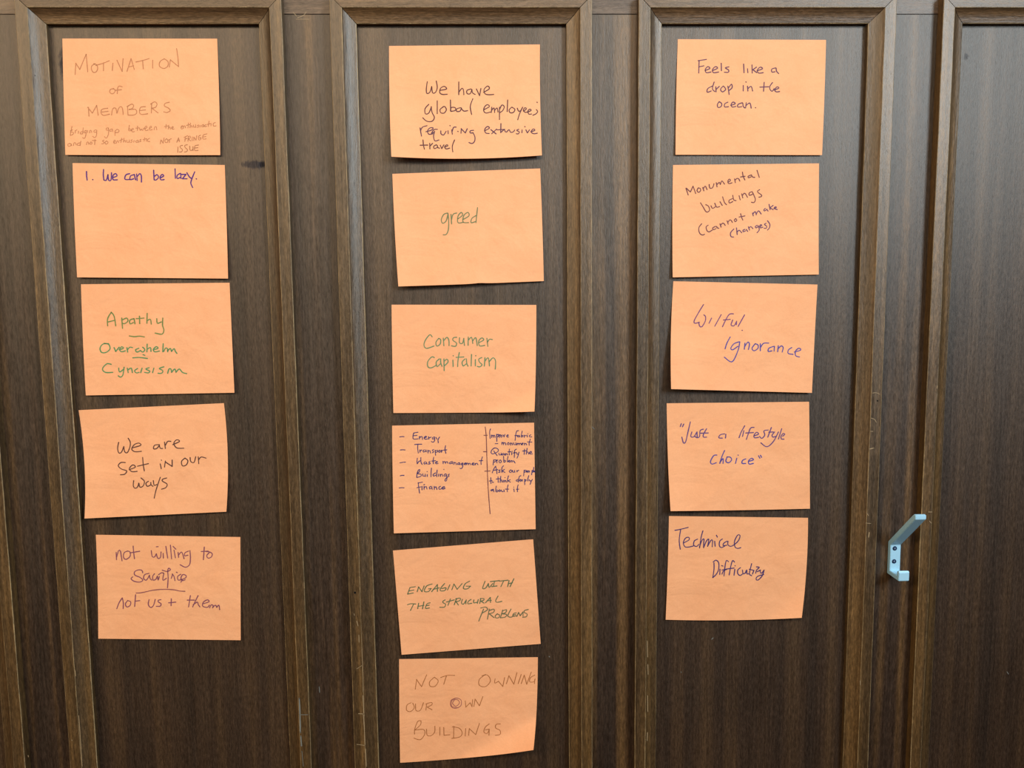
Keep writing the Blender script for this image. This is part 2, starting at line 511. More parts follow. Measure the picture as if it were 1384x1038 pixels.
S1 = 1326 / 230.0
PENCIL = (176, 116, 76); PENCIL2 = (158, 104, 66)
note('orange note with MOTIVATION OF MEMBERS in faint pencil capitals, topmost in the left column',
     [(84.3, 52.1), (293.4, 52.3), (297.7, 209.6), (88.3, 209.3)],
     [(PENCIL, 1.15, 80, 40, S1, '130,262 127,300 124,350/130,262 160,310/160,310 185,250 210,192/210,192 215,250 222,328/278,268 255,280 250,305 265,332 288,328 300,300 290,272 268,265/285,278 340,262 390,242/345,258 345,320/418,262 414,318/450,238 490,325/490,325 498,226/528,325 560,225/560,225 585,310/540,290 580,282/597,252 650,240 700,225/650,240 655,306/728,238 728,300/815,228 785,250 782,285 815,302 845,285 848,250 820,228/858,292 866,235/866,235 930,288/930,288 925,220 915,148'),
      (PENCIL, 1.15, 80, 40, S1, '425,460 400,465 393,485 410,500 430,490 435,470 420,458/490,445 465,440 455,460 452,498/435,472 485,468'),
      (PENCIL, 1.15, 80, 40, S1, '228,605 232,675/222,605 258,650/258,650 292,590/292,590 304,668/378,612 335,620 325,645 345,668 392,658/332,642 380,636/408,665 413,630 422,612 440,612 450,650/450,650 465,610 485,600 495,625 498,662/532,598 536,665/528,600 565,580 580,592 570,612 545,622/545,622 595,622 603,650 580,665 535,665/672,600 635,605 625,640 640,660 690,655/632,630 672,625/720,580 718,650/712,580 745,562 762,580 750,605 722,612/722,612 770,648/858,565 825,575 820,595 850,610 865,630 840,645 815,640'),
      (PENCIL, 0.95, 85, 160, 12.58, '155,135 135,220 125,285/128,210 150,205 165,190/130,232 170,232 180,255 160,278 128,288/210,205 210,250/210,225 218,205 238,195/265,215 262,255/325,225 300,235 295,262 325,262/345,160 340,210 335,265/395,205 365,215 360,245 390,240/397,205 388,290 365,340 335,325/420,205 418,240/455,245 460,205 480,205 490,240/560,195 530,205 530,235 560,232/575,200 572,280 545,325 505,305/770,160 740,165 735,195 765,200/775,165 775,260 740,335 708,310/835,180 800,190 800,218 830,212/840,180 850,225/885,210 885,290/885,220 920,185 955,205 940,235 890,240/1130,115 1122,170 1118,205 1150,210 1155,185 1125,178/1165,200 1200,185 1190,167 1165,190 1180,228 1215,222/1270,130 1265,205/1240,165 1300,160/1305,165 1312,205 1335,180/1335,180 1350,205 1375,165'),
      (PENCIL, 0.95, 190, 155, 12.58, '70,240 110,215 95,192 70,220 85,266 130,258/150,235 185,215 175,192 150,220 160,262 200,250/230,255 240,210 265,203 275,255/435,165 430,230/405,200 465,190/480,175 470,245/472,218 500,208 505,245/525,230 558,215 548,198 528,215 538,245 570,242/690,215 720,200 712,182 688,205 692,240 718,235/730,230 735,192 755,192 765,225/815,140 805,225/780,180 835,165/850,140 840,220/845,195 870,185 875,215/900,175 900,210 930,208/935,170 940,215/990,175 965,182 990,203 965,215/1010,180 1010,210/1065,170 1040,180 1042,205 1065,200/1070,165 1074,205/1112,168 1086,182 1095,202 1122,195/1165,110 1150,200/1130,165 1190,150/1200,150 1196,190/1270,132 1235,150 1242,192 1285,188'),
      (PENCIL, 0.95, 85, 160, 12.58, '120,425 85,435 90,470 130,465 140,437 115,425/140,435 150,462/180,460 190,415 215,415 225,450/290,415 250,425 245,455 282,453/305,385 298,430 292,460/400,445 410,405 430,402 440,440/480,400 460,415 462,437 490,435 495,410 475,398/545,360 540,445/500,375 565,375/700,370 670,382 700,405 690,428 660,430/745,385 715,405 730,437 760,425 765,398 740,382/865,405 893,390 885,368 860,390 870,425 895,418/910,418 920,382 940,382 945,412/1000,335 985,410/960,380 1020,352/1040,335 1030,405/1035,382 1060,375 1065,405/1085,370 1090,405 1120,400/1130,365 1132,405/1180,362 1155,372 1180,393 1155,408/1210,375 1205,405/1270,370 1240,385 1247,408 1275,400/1280,370 1287,405/1330,355 1305,367 1330,385 1305,397'),
      (PENCIL, 0.95, 190, 155, 12.58, '70,390 60,450/40,420 90,410/105,405 100,450/155,400 125,415 120,452 155,455/345,430 335,495/350,430 382,482/382,482 400,395/440,410 415,430 422,472 455,468 465,432 440,408/470,430 520,408/495,420 488,470/615,468 645,395/645,395 662,458/622,442 660,432/765,370 752,455/740,385 800,355/750,415 790,402/815,370 805,450/810,370 845,363 842,395 812,408/812,408 850,445/880,375 875,440/905,440 905,380/905,380 942,430/942,430 955,355/1020,347 985,370 988,425 1020,422 1025,392/1025,392 1000,394/1130,325 1065,345 1060,410 1115,410/1062,378 1110,370'),
      (PENCIL2, 1.0, 190, 155, 12.58, '635,550 632,640/715,520 672,532 678,562 710,590 700,630 660,632/795,510 752,522 758,558 795,590 785,625 745,635/835,535 838,590 860,610 885,590/890,540 892,610/985,515 925,530 920,605 980,605/922,565 975,560')],
     (2.5, 3.5, 0.5), mid=((0, 0), (0.6, 0), (0, 0.3), (-0.2, 0)))

note('orange note reading We can be lazy in blue-violet pen along its top edge, rest blank',
     [(98, 220.4), (303.7, 223), (308.2, 376.5), (104.2, 374.8)],
     [((80, 44, 108), 1.6, 90, 210, S1, '155,125 156,160 160,192/203,188 205,189/288,110 286,150 290,190/290,190 308,195 322,150/322,150 327,192 345,193 350,135/362,172 392,160 383,142 362,155 362,188 395,190/492,142 462,152 455,185 490,188/525,150 498,160 495,188 522,182/528,148 532,170 538,190/545,145 550,195/550,165 570,142 582,160 583,208/678,115 682,190/682,165 705,150 716,172 695,192 682,188/730,175 757,160 745,148 728,168 735,190 760,188/845,105 848,178/885,140 862,155 862,180 885,172/888,140 892,180/895,148 930,148/930,148 903,182/903,182 938,182/937,135 955,165 970,178/998,128 975,185 968,215 975,235 982,250/1010,182 1012,183')],
     (3.5, 4, 0.0), mid=((0, 0), (0.3, 0), (0, 0), (-0.5, 0)))

note('orange note with Apathy, Overwhelm and Cyncisism in three green lines, third down on the left',
     [(109.4, 384.2), (310.2, 382.1), (316.8, 530.8), (116, 534.4)],
     [((104, 118, 62), 1.5, 100, 370, S1, '262,405 262,350 290,300/290,300 312,330 325,405/265,375 320,362/372,345 378,425/372,362 410,345 420,368 395,388 375,385/465,350 435,362 437,390 462,380/468,350 475,390/510,330 512,388/485,350 545,345/570,308 568,385/570,365 595,355 602,392/645,350 650,385 680,375/692,345 690,400 700,440 685,470 632,462/432,484 470,490 510,486 548,492'),
      ((84, 126, 78), 1.5, 100, 370, S1, '270,545 225,548 203,580 215,612 250,612 280,585 270,550 235,542/312,575 325,605/325,605 352,572/352,592 385,580 372,568 355,590 370,607 400,600/412,575 418,610/418,590 435,572 455,575/505,580 480,592 490,610 518,598/518,598 535,610 552,592 535,572/570,548 568,608/568,590 595,575 600,605/620,592 655,580 640,568 618,590 630,608 665,602/695,545 692,608/700,605 712,580 727,582 730,608/730,600 750,582 760,605/760,605 780,583 790,605 802,620/538,630 552,635/458,655 510,652 572,660'),
      ((84, 126, 78), 1.5, 100, 370, S1, '290,705 255,702 222,740 245,768 302,768/348,735 355,765 385,745/390,728 380,790 360,805 345,795/415,735 422,770/420,750 445,735 455,770/495,738 472,755 485,772 507,768/530,735 520,770/585,732 560,742 590,758 580,772 550,768/622,735 612,770/700,725 665,738 692,755 682,775 655,775/730,775 740,742 755,742 760,768/760,768 785,742 795,768/795,768 820,742 845,768 878,778')],
     (3, 3.5, 0.3), mid=((0, 0), (0, 0), (0, 0), (-0.6, 0)))

note('tilted orange note reading We are set in our ways in dark pen, left column',
     [(106.2, 554.4), (302.6, 544.9), (305.9, 691.6), (114.2, 700.8)],
     [((84, 52, 44), 1.35, 100, 535, S1, '348,362 340,410 350,445 370,438 388,395/388,395 395,435 415,442 435,400 438,360 422,330/455,405 520,385 505,368 470,380 450,415 475,435 525,432/665,380 628,385 620,412 645,410 665,385/665,388 672,408 690,410/705,360 712,410/712,385 730,355 755,355/770,380 822,355 800,342 778,370 800,405 855,408'),
      ((84, 52, 44), 1.35, 100, 535, S1, '400,520 365,520 345,545 370,570 410,585 395,610 362,615/430,575 478,555 458,538 432,565 450,590 492,588/535,480 540,540 548,585/495,548 580,528/672,530 680,568/680,500 682,502/705,555 712,508/712,515 765,550/765,550 765,500/865,485 838,510 845,545 875,538 887,505 865,485/905,480 910,512 935,518 948,475/968,475 972,528/970,500 990,477 1028,485'),
      ((84, 52, 44), 1.35, 100, 535, S1, '465,660 462,700 475,720 495,710 505,680/505,680 515,712 540,700 548,665 522,640/580,665 560,682 572,705 595,695/598,675 600,692 615,705/618,660 625,697 645,690/672,635 650,700 635,750 625,797/722,640 690,650 690,665 725,688 715,715 682,727')],
     (9, 4, 0.0), mid=((0, 0), (3.6, 0), (0, 0), (4.0, 0)), wrinkle=1.3)

note('orange note reading not willing to sacrifice in purple pen, lowest on the left',
     [(129.5, 722.8), (324.8, 725.9), (325.3, 865.3), (132.8, 863.2)],
     [((122, 66, 82), 1.3, 140, 730, 8.141, '138,135 142,215/142,190 165,115 185,122 195,180 203,228/265,120 225,140 220,190 245,212 290,180 290,130 260,120/325,65 330,130 340,205/290,140 398,122/525,115 535,180 560,185 580,150/580,150 597,200 625,190 632,130/655,145 658,198/580,73 600,72/685,68 705,198/735,55 748,205/775,110 790,195/765,70 795,100/820,135 825,190/825,165 855,130 872,160 885,205/935,120 895,140 892,172 928,165/950,115 955,200 945,270 900,298 842,270/1108,75 1098,215/1075,125 1150,120/1160,140 1135,170 1150,198 1185,185 1195,150 1165,130 1125,125'),
      ((122, 66, 82), 1.3, 140, 730, 8.141, '430,360 420,332 380,328 340,350 345,385 400,410 432,440 395,462 330,450 302,422 320,405/500,365 452,380 440,420 470,440 505,385/505,385 510,420 530,440/560,370 540,400 545,440 575,430 592,395/592,395 600,440 612,400/605,380 640,358 662,365/662,365 652,440 690,420/645,330 700,345 735,325 718,308 706,335 710,420 703,525/760,375 745,420/755,372 775,400 785,445/800,352 812,358/850,375 815,400 822,440 862,430/850,440 905,412 905,388 870,380 850,420 870,445 898,435/850,462 868,440'),
      ((130, 74, 74), 1.3, 140, 730, 8.141, '358,582 420,578 540,552 650,542 760,545 840,560 895,563'),
      ((122, 66, 82), 1.3, 140, 730, 8.141, '145,755 170,690 205,635/205,635 217,690 215,755/265,665 240,700 255,735 290,720 298,680 265,665/352,600 342,730/345,672 398,665/500,655 492,710 520,742 550,715 568,652/630,655 602,662 602,680 632,700 622,727 580,728/745,645 742,722/715,690 795,682/955,610 935,735/920,660 1000,660/1040,610 1005,680 980,735/985,712 1030,682 1042,710 1060,735/1095,700 1160,678 1145,657 1100,680 1090,725 1140,740 1165,715/1165,745 1185,712 1205,718 1200,745/1200,742 1230,715 1245,740/1245,740 1268,715 1278,765')],
     (3, 3.5, 0.3), mid=((0, 0), (0, 0), (0, 0), (0.8, 0)))

note('orange note about global employees requiring extensive travel, in dark pen, topmost in the middle',
     [(525.8, 62.1), (729.7, 60.1), (732.5, 209.9), (528.9, 211.7)],
     [((88, 54, 50), 1.35, 560, 100, 7.689, '135,80 125,150 130,200 160,190 180,130/180,130 190,195 220,190 238,140 228,72/265,170 335,155 310,128 272,150 265,195 295,212 342,210/462,82 462,215/462,190 495,148 510,165 515,215/590,155 548,170 548,202 580,205 598,160/598,160 605,195 632,212/645,155 678,225/678,225 692,150/720,190 780,152 762,125 725,160 735,205 775,215 825,212'),
      ((88, 54, 54), 1.35, 560, 100, 7.689, '150,315 112,360 115,412 150,405 178,340/175,340 185,400 208,450 185,490 130,490 88,455/238,278 238,412/300,342 268,368 275,402 310,405 333,370 315,337 295,342/375,270 378,385/375,380 385,348 425,350 425,378 380,388/480,350 442,362 440,388 475,385 490,352/490,360 515,385 555,380/608,258 582,335 595,420/725,370 780,338 758,318 728,345 722,385 745,405 790,395/800,400 805,345/805,375 828,352 835,400/835,378 860,352 870,395/885,345 885,472/885,370 910,322 935,340 918,380 890,400/970,270 965,390/1010,345 985,375 997,402 1030,398 1045,367 1015,345/1070,355 1085,387 1105,380/1125,345 1095,410 1075,475/1135,385 1165,362 1150,350 1132,375 1150,397 1178,395/1180,395 1215,377 1200,365 1180,385 1190,417 1218,415/1268,370 1282,390 1262,415 1232,428/1275,292 1278,296'),
      ((88, 56, 66), 1.35, 560, 100, 7.689, '60,560 66,600 75,645/65,590 85,552 132,537/120,600 180,582 195,560 162,560 138,590 150,625 190,622/240,575 205,578 178,618 205,605/210,595 200,650 215,695 255,685/275,590 278,622 305,633 330,595/350,590 352,620/370,535 373,538/388,580 395,625/392,600 408,555 435,552/452,595 455,598/485,615 488,567/488,570 530,612/530,612 550,568/615,585 582,590 580,612 610,610/610,610 630,655 625,700 600,722 568,712/730,590 780,562 760,545 732,575 742,612 778,618/795,578 850,622/855,572 805,620/900,515 898,610/860,580 940,575/905,602 935,578 945,600 960,602/960,602 985,578 1000,605 1030,600 1042,582/1085,575 1062,585 1092,602 1080,622 1060,620/1120,580 1118,610/1148,545 1150,549/1160,580 1175,612/1175,612 1197,580/1210,600 1253,585 1237,570 1213,600 1240,620 1278,615'),
      ((88, 54, 50), 1.35, 560, 100, 7.689, '90,685 95,740 105,780/60,740 140,738/160,720 162,778/162,750 190,720/230,735 202,750 207,775 235,765/237,740 245,765 262,770/270,740 285,775/285,775 307,735/315,760 350,745 337,735 315,755 330,778 368,770/418,685 395,750 400,808')],
     (14, 7.0, 0.0), mid=((0, 0), (-1.0, 0), (0, 3.6), (-0.8, 0)))

note('orange note with the single word greed in green, second down in the middle column',
     [(530.3, 235), (730.1, 227.7), (735, 379.8), (538.4, 387.1)],
     [((106, 112, 74), 1.35, 515, 215, S1, '520,420 490,430 470,470 480,500 508,480 522,425/522,425 527,480 525,545 510,585 485,590/545,430 550,505/550,470 562,430 590,420/600,465 635,437 625,415 600,445 600,495 642,492/640,470 685,442 677,415 645,440 640,490 682,495/740,440 708,462 702,495 735,487/752,378 745,440 740,495')],
     (11, 4, 0.0), mid=((0, 0), (0.4, 0), (0, 0.3), (-0.8, 0)), curl=[(0.56, 1.0, 0.16, 0, -1.0, 1.5)], wrinkle=1.4)

note('orange note reading Consumer capitalism in green, its lower right corner bent forward',
     [(529.2, 411.8), (724.9, 412.1), (722.8, 557), (531.7, 558.2)],
     [((100, 120, 82), 1.35, 515, 400, S1, '398,318 380,302 345,345 335,385 355,408 412,390/450,330 428,360 435,390 460,375 465,342 450,330/485,328 490,388/488,350 513,322 528,345 530,387/590,322 565,325 560,345 588,367 580,392 548,388/612,325 612,365 635,368 645,330/645,330 650,385/680,320 678,385/680,345 705,322 715,370/715,350 738,325 750,387/760,365 800,342 785,327 762,350 768,388 808,385/825,330 832,392/830,360 845,337 868,340'),
      ((96, 122, 84), 1.35, 515, 400, S1, '415,480 395,475 365,510 365,550 390,560 430,540/455,490 430,515 437,550 460,530/465,490 465,520 475,548/490,490 492,582/490,512 513,492 522,515 492,545/560,500 562,550/562,465 564,467/610,440 600,500 597,550/585,478 645,475/655,490 632,515 640,545 662,530/665,490 668,525 678,547/705,455 702,545/735,495 735,545/737,465 739,467/785,480 762,492 767,515 787,535 770,552 750,548/810,480 805,547/808,510 835,482 845,545/845,510 872,482 892,505 890,570')],
     (2.5, 3.5, 0.2), mid=((0, 0), (0.5, 0), (0, 0.2), (-0.3, 0)), curl=[(1.0, 1.0, 0.42, -0.5, -0.8, 0.0)], fold=((0.66, 1.0), (1.0, 0.79), 12.0, 1.25))

BL = (56, 44, 92)
note('orange note with two columns of small blue writing split by a vertical rule, Energy first',
     [(529.9, 575.3), (721.8, 571.3), (724, 715.2), (532.3, 720.8)],
     [(BL, 1.15, 535, 575, 11.533, '60,178 95,173 128,175/345,105 280,117/280,117 268,165 275,210 345,208/275,160 330,155/368,170 368,212/370,192 395,172 412,182 415,218/440,195 480,180 465,168 442,190 457,215 500,208/510,175 515,212/515,195 550,182/600,180 572,190 572,213 600,203/605,180 602,240 580,262 555,250/625,185 640,212/682,180 658,222 662,270'),
      (BL, 1.15, 535, 575, 11.533, '70,382 110,379 145,382/292,298 340,293 405,292/345,295 340,345 350,430/375,380 378,418/378,397 405,382/445,380 425,395 432,415 460,403/468,380 475,410/500,385 502,430/502,402 530,392 540,430/590,375 567,387 592,410 570,425/612,385 620,465/615,397 650,387 650,410 620,420/680,385 665,405 680,420 695,402 680,385/710,385 712,420/712,402 730,387/775,315 767,370 780,435/745,385 795,380'),
      (BL, 1.15, 535, 575, 11.533, '65,582 105,575 150,572/335,510 330,560 333,598/333,598 360,560 388,550/390,500 392,570 410,605/460,565 437,582 447,602 470,590/475,570 485,602/535,560 510,572 535,587 530,600 505,600/590,495 582,560 587,597/560,555 620,550/615,580 650,570 640,560 617,580 632,598 658,590/735,560 738,598/738,577 762,560 775,592/775,577 798,562 812,590/865,565 837,580 842,598 870,588/878,560 882,597/905,570 905,608/907,587 932,577 942,610/985,580 962,592 967,612 990,600/992,580 997,612/1040,585 1017,597 1022,615 1042,603/1045,585 1042,640 1025,672 1000,668/1065,605 1100,592 1085,582 1065,600 1082,614/1100,612 1107,587 1125,592 1130,612/1130,602 1153,587 1165,612/1185,605 1218,592 1205,582 1185,600 1200,615 1225,612/1235,590 1240,614/1240,602 1263,587 1280,612/1350,490 1328,560 1330,608/1300,550 1355,548'),
      (BL, 1.15, 535, 620, 11.533, '68,265 98,259 128,260/345,190 330,240 325,290/330,225 350,180 372,167 368,200 338,228/345,235 392,243 392,272 330,292/420,235 422,268 450,270/458,240 462,277/490,245 490,277/487,200 489,202/555,145 550,210 548,280/620,220 583,245 587,270 625,255/645,175 638,230 637,280/665,240 665,274/690,240 695,277/695,257 720,238 730,272/748,165 750,168/775,235 752,252 757,272 782,263/785,240 797,305 785,345 765,345 772,318 805,283/835,240 812,252 832,270 810,282'),
      (BL, 1.15, 535, 620, 11.533, '52,455 90,451 128,453/345,377 415,365/350,375 355,430 370,535/330,450 390,438/408,430 408,485/435,405 450,402/440,430 440,477/442,452 473,432 485,472/545,430 522,447 527,472 552,458/560,435 567,477/598,430 600,480/602,452 628,437 640,480/695,430 670,447 677,475 707,470/715,460 762,447 750,432 717,453 732,475 768,462'),
      ((110, 60, 62), 1.1, 515, 560, S1, '812,98 820,180 825,350 835,580 850,775/802,163 828,163/798,291 825,291/808,443 850,441'),
      (BL, 1.1, 650, 570, 17.3, '225,165 205,240 215,390/245,310 250,370/250,332 278,312 290,365/290,332 318,312 330,365/368,290 372,460/370,312 408,292 410,342 375,352/430,300 432,370/432,322 455,302/475,310 460,340 480,362 500,340 480,312/515,305 540,355/540,355 560,295/600,335 645,320 627,302 602,325 617,360 645,355/880,210 842,215 817,290 800,435/790,325 860,320/880,320 850,337 865,355 893,345/900,320 907,357/965,220 950,290 945,350/945,322 980,322 975,350 945,357/1010,310 1015,367/1015,337 1055,317/1080,315 1085,357/1095,280 1098,282/1170,305 1130,327 1142,355 1190,350'),
      (BL, 1.1, 650, 570, 17.3, '335,513 395,510/490,480 490,535/492,507 523,482 530,540/530,507 563,487 585,540/640,485 615,515 637,540 665,520 645,487/690,490 695,547/695,512 728,497 735,542/765,490 770,533 810,535/815,490 830,542/850,500 850,540/855,517 883,502 895,540/895,517 928,502 945,542/955,525 990,507 970,495 955,520 972,542/1015,500 1020,547/1020,522 1053,507 1070,542/1155,405 1127,500 1130,550/1090,470 1190,475'),
      (BL, 1.1, 650, 570, 17.3, '320,610 260,655 235,720 270,752 340,730 403,690 400,640 340,612 290,622/300,680 340,740 380,790/420,735 427,775 465,772/470,730 482,777/525,740 492,757 502,780 532,768/545,745 557,782/575,740 580,782/580,762 613,747 625,777/668,640 660,710 665,775/630,705 710,700/720,720 722,770/735,690 737,692/830,640 792,665 785,740 780,835/750,730 835,720/835,720 842,758 870,753/890,710 870,790 845,850/1020,640 1010,765/975,685 1070,675/1080,620 1060,760/1065,722 1098,702 1115,757/1130,735 1188,715 1165,692 1132,720 1152,755 1205,750'),
      (BL, 1.1, 650, 570, 17.3, '300,890 285,1010/295,902 348,887 345,928 295,947/370,890 375,960/375,912 397,892/450,895 420,925 440,960 478,940 467,902 445,895/530,805 535,935/535,902 573,907 570,935 540,947/635,810 622,870 620,940/635,930 680,912 660,900 642,925 667,947/690,945 702,912 725,912 730,947/732,922 763,912 775,942/775,925 800,965'),
      (BL, 1.1, 650, 620, 17.3, '265,330 300,240 345,175/345,175 365,260 375,350/300,270 395,255/450,260 417,272 442,292 440,318 410,320/530,165 492,210 490,320/550,250 500,287/500,287 560,320/700,260 665,285 677,320 715,308 720,272 690,260/740,270 747,315 780,308/785,270 795,317/840,275 845,312/845,292 885,267/1010,265 1000,400/1010,290 1048,267 1060,298 1010,320/1065,310 1095,292 1080,275 1065,300 1085,320/1115,280 1100,305 1125,315 1140,292 1115,280/1200,270 1185,375/1190,290 1223,272 1223,308 1195,320/1236,200 1225,310/1235,305 1255,290 1250,280 1238,300 1258,312'),
      (BL, 1.1, 650, 620, 17.3, '230,440 235,580/195,520 260,510/265,535 275,557 295,547/400,420 405,555/355,475 450,465/465,410 450,555/455,512 478,492 495,547/520,500 522,547/562,440 564,442/550,505 550,547/552,522 578,507 590,547/645,400 625,470 620,545/685,490 632,515/632,515 690,547/870,480 822,505 837,525 875,513/935,395 897,420 875,547/900,510 935,492 917,480 903,518 930,530/945,515 975,497 960,485 945,512 967,525/1020,480 1025,605/1020,502 1058,487 1050,520 1025,527/1120,395 1097,470 1100,522/1130,490 1147,520 1165,513/1205,480 1175,530 1150,600'),
      (BL, 1.1, 650, 620, 17.3, '280,715 235,730 242,752 280,738/290,710 302,772/360,640 347,700 350,767/350,732 398,737 395,768 355,774/435,725 420,750 440,770 460,747 440,725/480,730 487,765 520,768/535,725 547,772/635,610 617,700 618,772/570,710 650,710/770,705 780,772/765,662 768,664/870,610 852,690 855,772/830,715 885,710')],
     (7, 4, 0.2), mid=((0, 0), (0, 0), (0, 0), (-0.3, 0)))

GR = (84, 98, 66)
note('tilted orange note reading Engaging with the strucural problems in dark green capitals',
     [(531.1, 744.1), (720.6, 728.9), (730.8, 870.2), (542.8, 885)],
     [(GR, 1.25, 545, 775, 7.689, '125,138 70,147/70,147 45,215/45,215 105,203/60,182 110,173/160,140 145,190/160,140 195,190/195,190 217,130/300,110 242,132 220,185 262,188 290,157/290,157 262,160/355,115 295,190/355,115 355,187/310,165 375,150/430,105 390,152 387,180 430,178 445,150 400,157/485,118 460,172/527,110 505,170/527,110 560,165/560,165 612,105/690,80 645,107 625,155 665,160 700,132/700,132 655,132/850,82 825,155 858,150 885,105/885,105 893,145 930,105/905,85 1000,75/948,85 937,135/920,137 975,130/1000,80 1090,70/1045,75 1015,137/1100,75 1085,137/1150,55 1110,137/1090,107 1135,97'),
      (GR, 1.25, 545, 775, 7.689, '45,325 80,315 130,318/110,315 75,385/160,310 150,367/215,295 200,368/155,342 215,332/280,305 247,317 232,362 272,358/240,335 270,330/435,275 412,290 415,305 440,320 428,350 380,352/490,265 465,332/450,297 530,275/555,260 530,325/545,265 592,257 590,280 550,295/550,295 572,327/615,270 605,308 625,320 650,285/655,275 650,317/705,270 677,290 672,315 712,310/735,275 732,305 765,300/780,270 770,312/805,260 795,312/800,262 838,262 835,280 805,287/805,287 840,308/855,305 905,250/905,250 907,302/870,285 915,280/985,235 960,285 975,300 1025,290'),
      ((96, 96, 66), 1.25, 545, 775, 7.689, '835,370 785,495/805,360 855,350 877,375 825,410/895,370 875,475/895,385 943,372 940,403 895,420/895,420 945,460/980,420 957,440 962,462 995,458 1000,432 975,420/1035,380 1010,460/1030,390 1073,377 1065,405 1030,420/1030,420 1075,427 1060,453 1010,462/1120,370 1087,440 1120,455 1145,440/1175,410 1147,417 1140,445 1175,440/1142,430 1170,427/1200,405 1180,447/1200,405 1215,440/1215,440 1245,400/1245,400 1245,442/1300,375 1262,385 1257,405 1287,422 1278,450 1240,455')],
     (3.5, 3, 0.3))

P3 = (160, 98, 54)
note('orange note reading NOT OWNING OUR OWN BUILDINGS in faint pencil, its corner curled',
     [(539.4, 890.9), (726.9, 888.3), (721.9, 1014.6), (540.8, 1030.9)],
     [(P3, 0.95, 515, 870, 6.017, '290,290 278,370/288,290 330,350/330,350 350,300 372,252/430,275 395,310 400,345 440,345 465,302 435,273/485,275 540,258 598,258/532,260 510,330/850,250 800,290 800,338 850,348 890,302 865,255 820,260/928,285 925,320 955,305/955,305 990,348/990,348 1005,275/1040,260 1020,325/1040,260 1080,330/1080,330 1105,235/1140,250 1115,325/1165,255 1140,325/1165,255 1185,330/1185,330 1222,230/1250,255 1215,277 1210,310 1245,308 1253,285/1250,290 1248,325'),
      (P3, 0.95, 515, 870, 6.017, '245,480 212,498 208,540 238,552 270,522 258,482/280,490 285,543 320,540 345,480/370,490 365,540/365,490 410,477 413,497 375,515/375,515 415,537/685,465 690,515/690,515 725,480/725,480 740,512/740,512 745,455/765,450 755,510/765,450 800,505/800,505 828,430'),
      ((150, 88, 78), 0.9, 515, 870, 6.017, '610,442 570,460 567,505 600,526 648,505 650,458 610,442 577,462 575,508 620,520/600,452 582,485 610,508 638,480 620,455 590,457'),
      (P3, 0.95, 515, 870, 6.017, '325,628 300,630 275,690 272,735/275,702 320,660 325,628/275,702 345,698 355,735 320,780 268,768/370,695 375,743 405,748 435,720 438,670/478,680 478,745/510,680 512,745/512,745 560,740/592,670 590,770/580,675 637,688 660,725 640,758 575,770/688,690 685,750/718,690 712,745/718,690 770,740/770,740 800,648/880,652 847,680 837,720 865,728 880,695/880,695 850,700/880,695 878,745/970,652 937,657 932,685 967,705 968,737 930,745')],
     (2.5, 5, 0.3), mid=((0, 0), (1.2, 0), (0, 1.5), (-0.3, 0)), curl=[(1.0, 1.0, 0.5, -1.0, -1.0, 0.0)], wrinkle=1.3, fold=((0.42, 1.0), (1.0, 0.64), 26.0, 1.35))

note('orange note reading Feels like a drop in the ocean, topmost on the right',
     [(916.2, 53), (1116.5, 53.9), (1111.1, 209.6), (913, 209.1)],
     [((92, 58, 76), 1.35, 895, 40, S1, '288,240 285,338/280,242 345,232/285,290 325,282/335,318 372,302 355,288 335,312 345,335 380,330/395,318 432,300 415,288 392,312 400,335 440,330/460,262 462,320/520,290 492,298 518,315 515,332 485,332/635,268 638,335/665,305 668,335/700,275 702,338/735,292 707,312/707,312 737,335/740,320 782,305 765,292 742,315 752,338 788,335/885,298 855,307 855,330 880,328/888,300 892,325 908,342'),
      ((92, 58, 76), 1.35, 895, 40, S1, '390,440 355,460 352,487 382,478/405,408 392,460 410,482/418,445 420,485/420,467 445,442/475,440 455,465 470,485 495,465 478,440/512,440 522,505/515,457 540,425 545,452 520,475/632,435 632,478/652,407 655,409/665,440 668,478/668,460 693,442 705,478/795,410 790,480/762,448 830,445/860,412 840,440 840,465 858,480 872,460/875,470 910,455 895,445 877,470 890,485 915,482'),
      ((92, 58, 76), 1.35, 895, 40, S1, '445,560 430,585 437,607 460,598 463,575 445,562/512,565 488,578 487,602 517,600/535,590 570,577 552,564 537,585 547,603 574,598/625,570 592,582 590,603 620,600/628,572 632,598 643,610/655,570 650,610/655,590 683,572 694,612/726,608 729,609')],
     (2.5, 2.5, 0.2), mid=((0, 0), (0.4, 0), (0, 0), (-0.6, 0)))

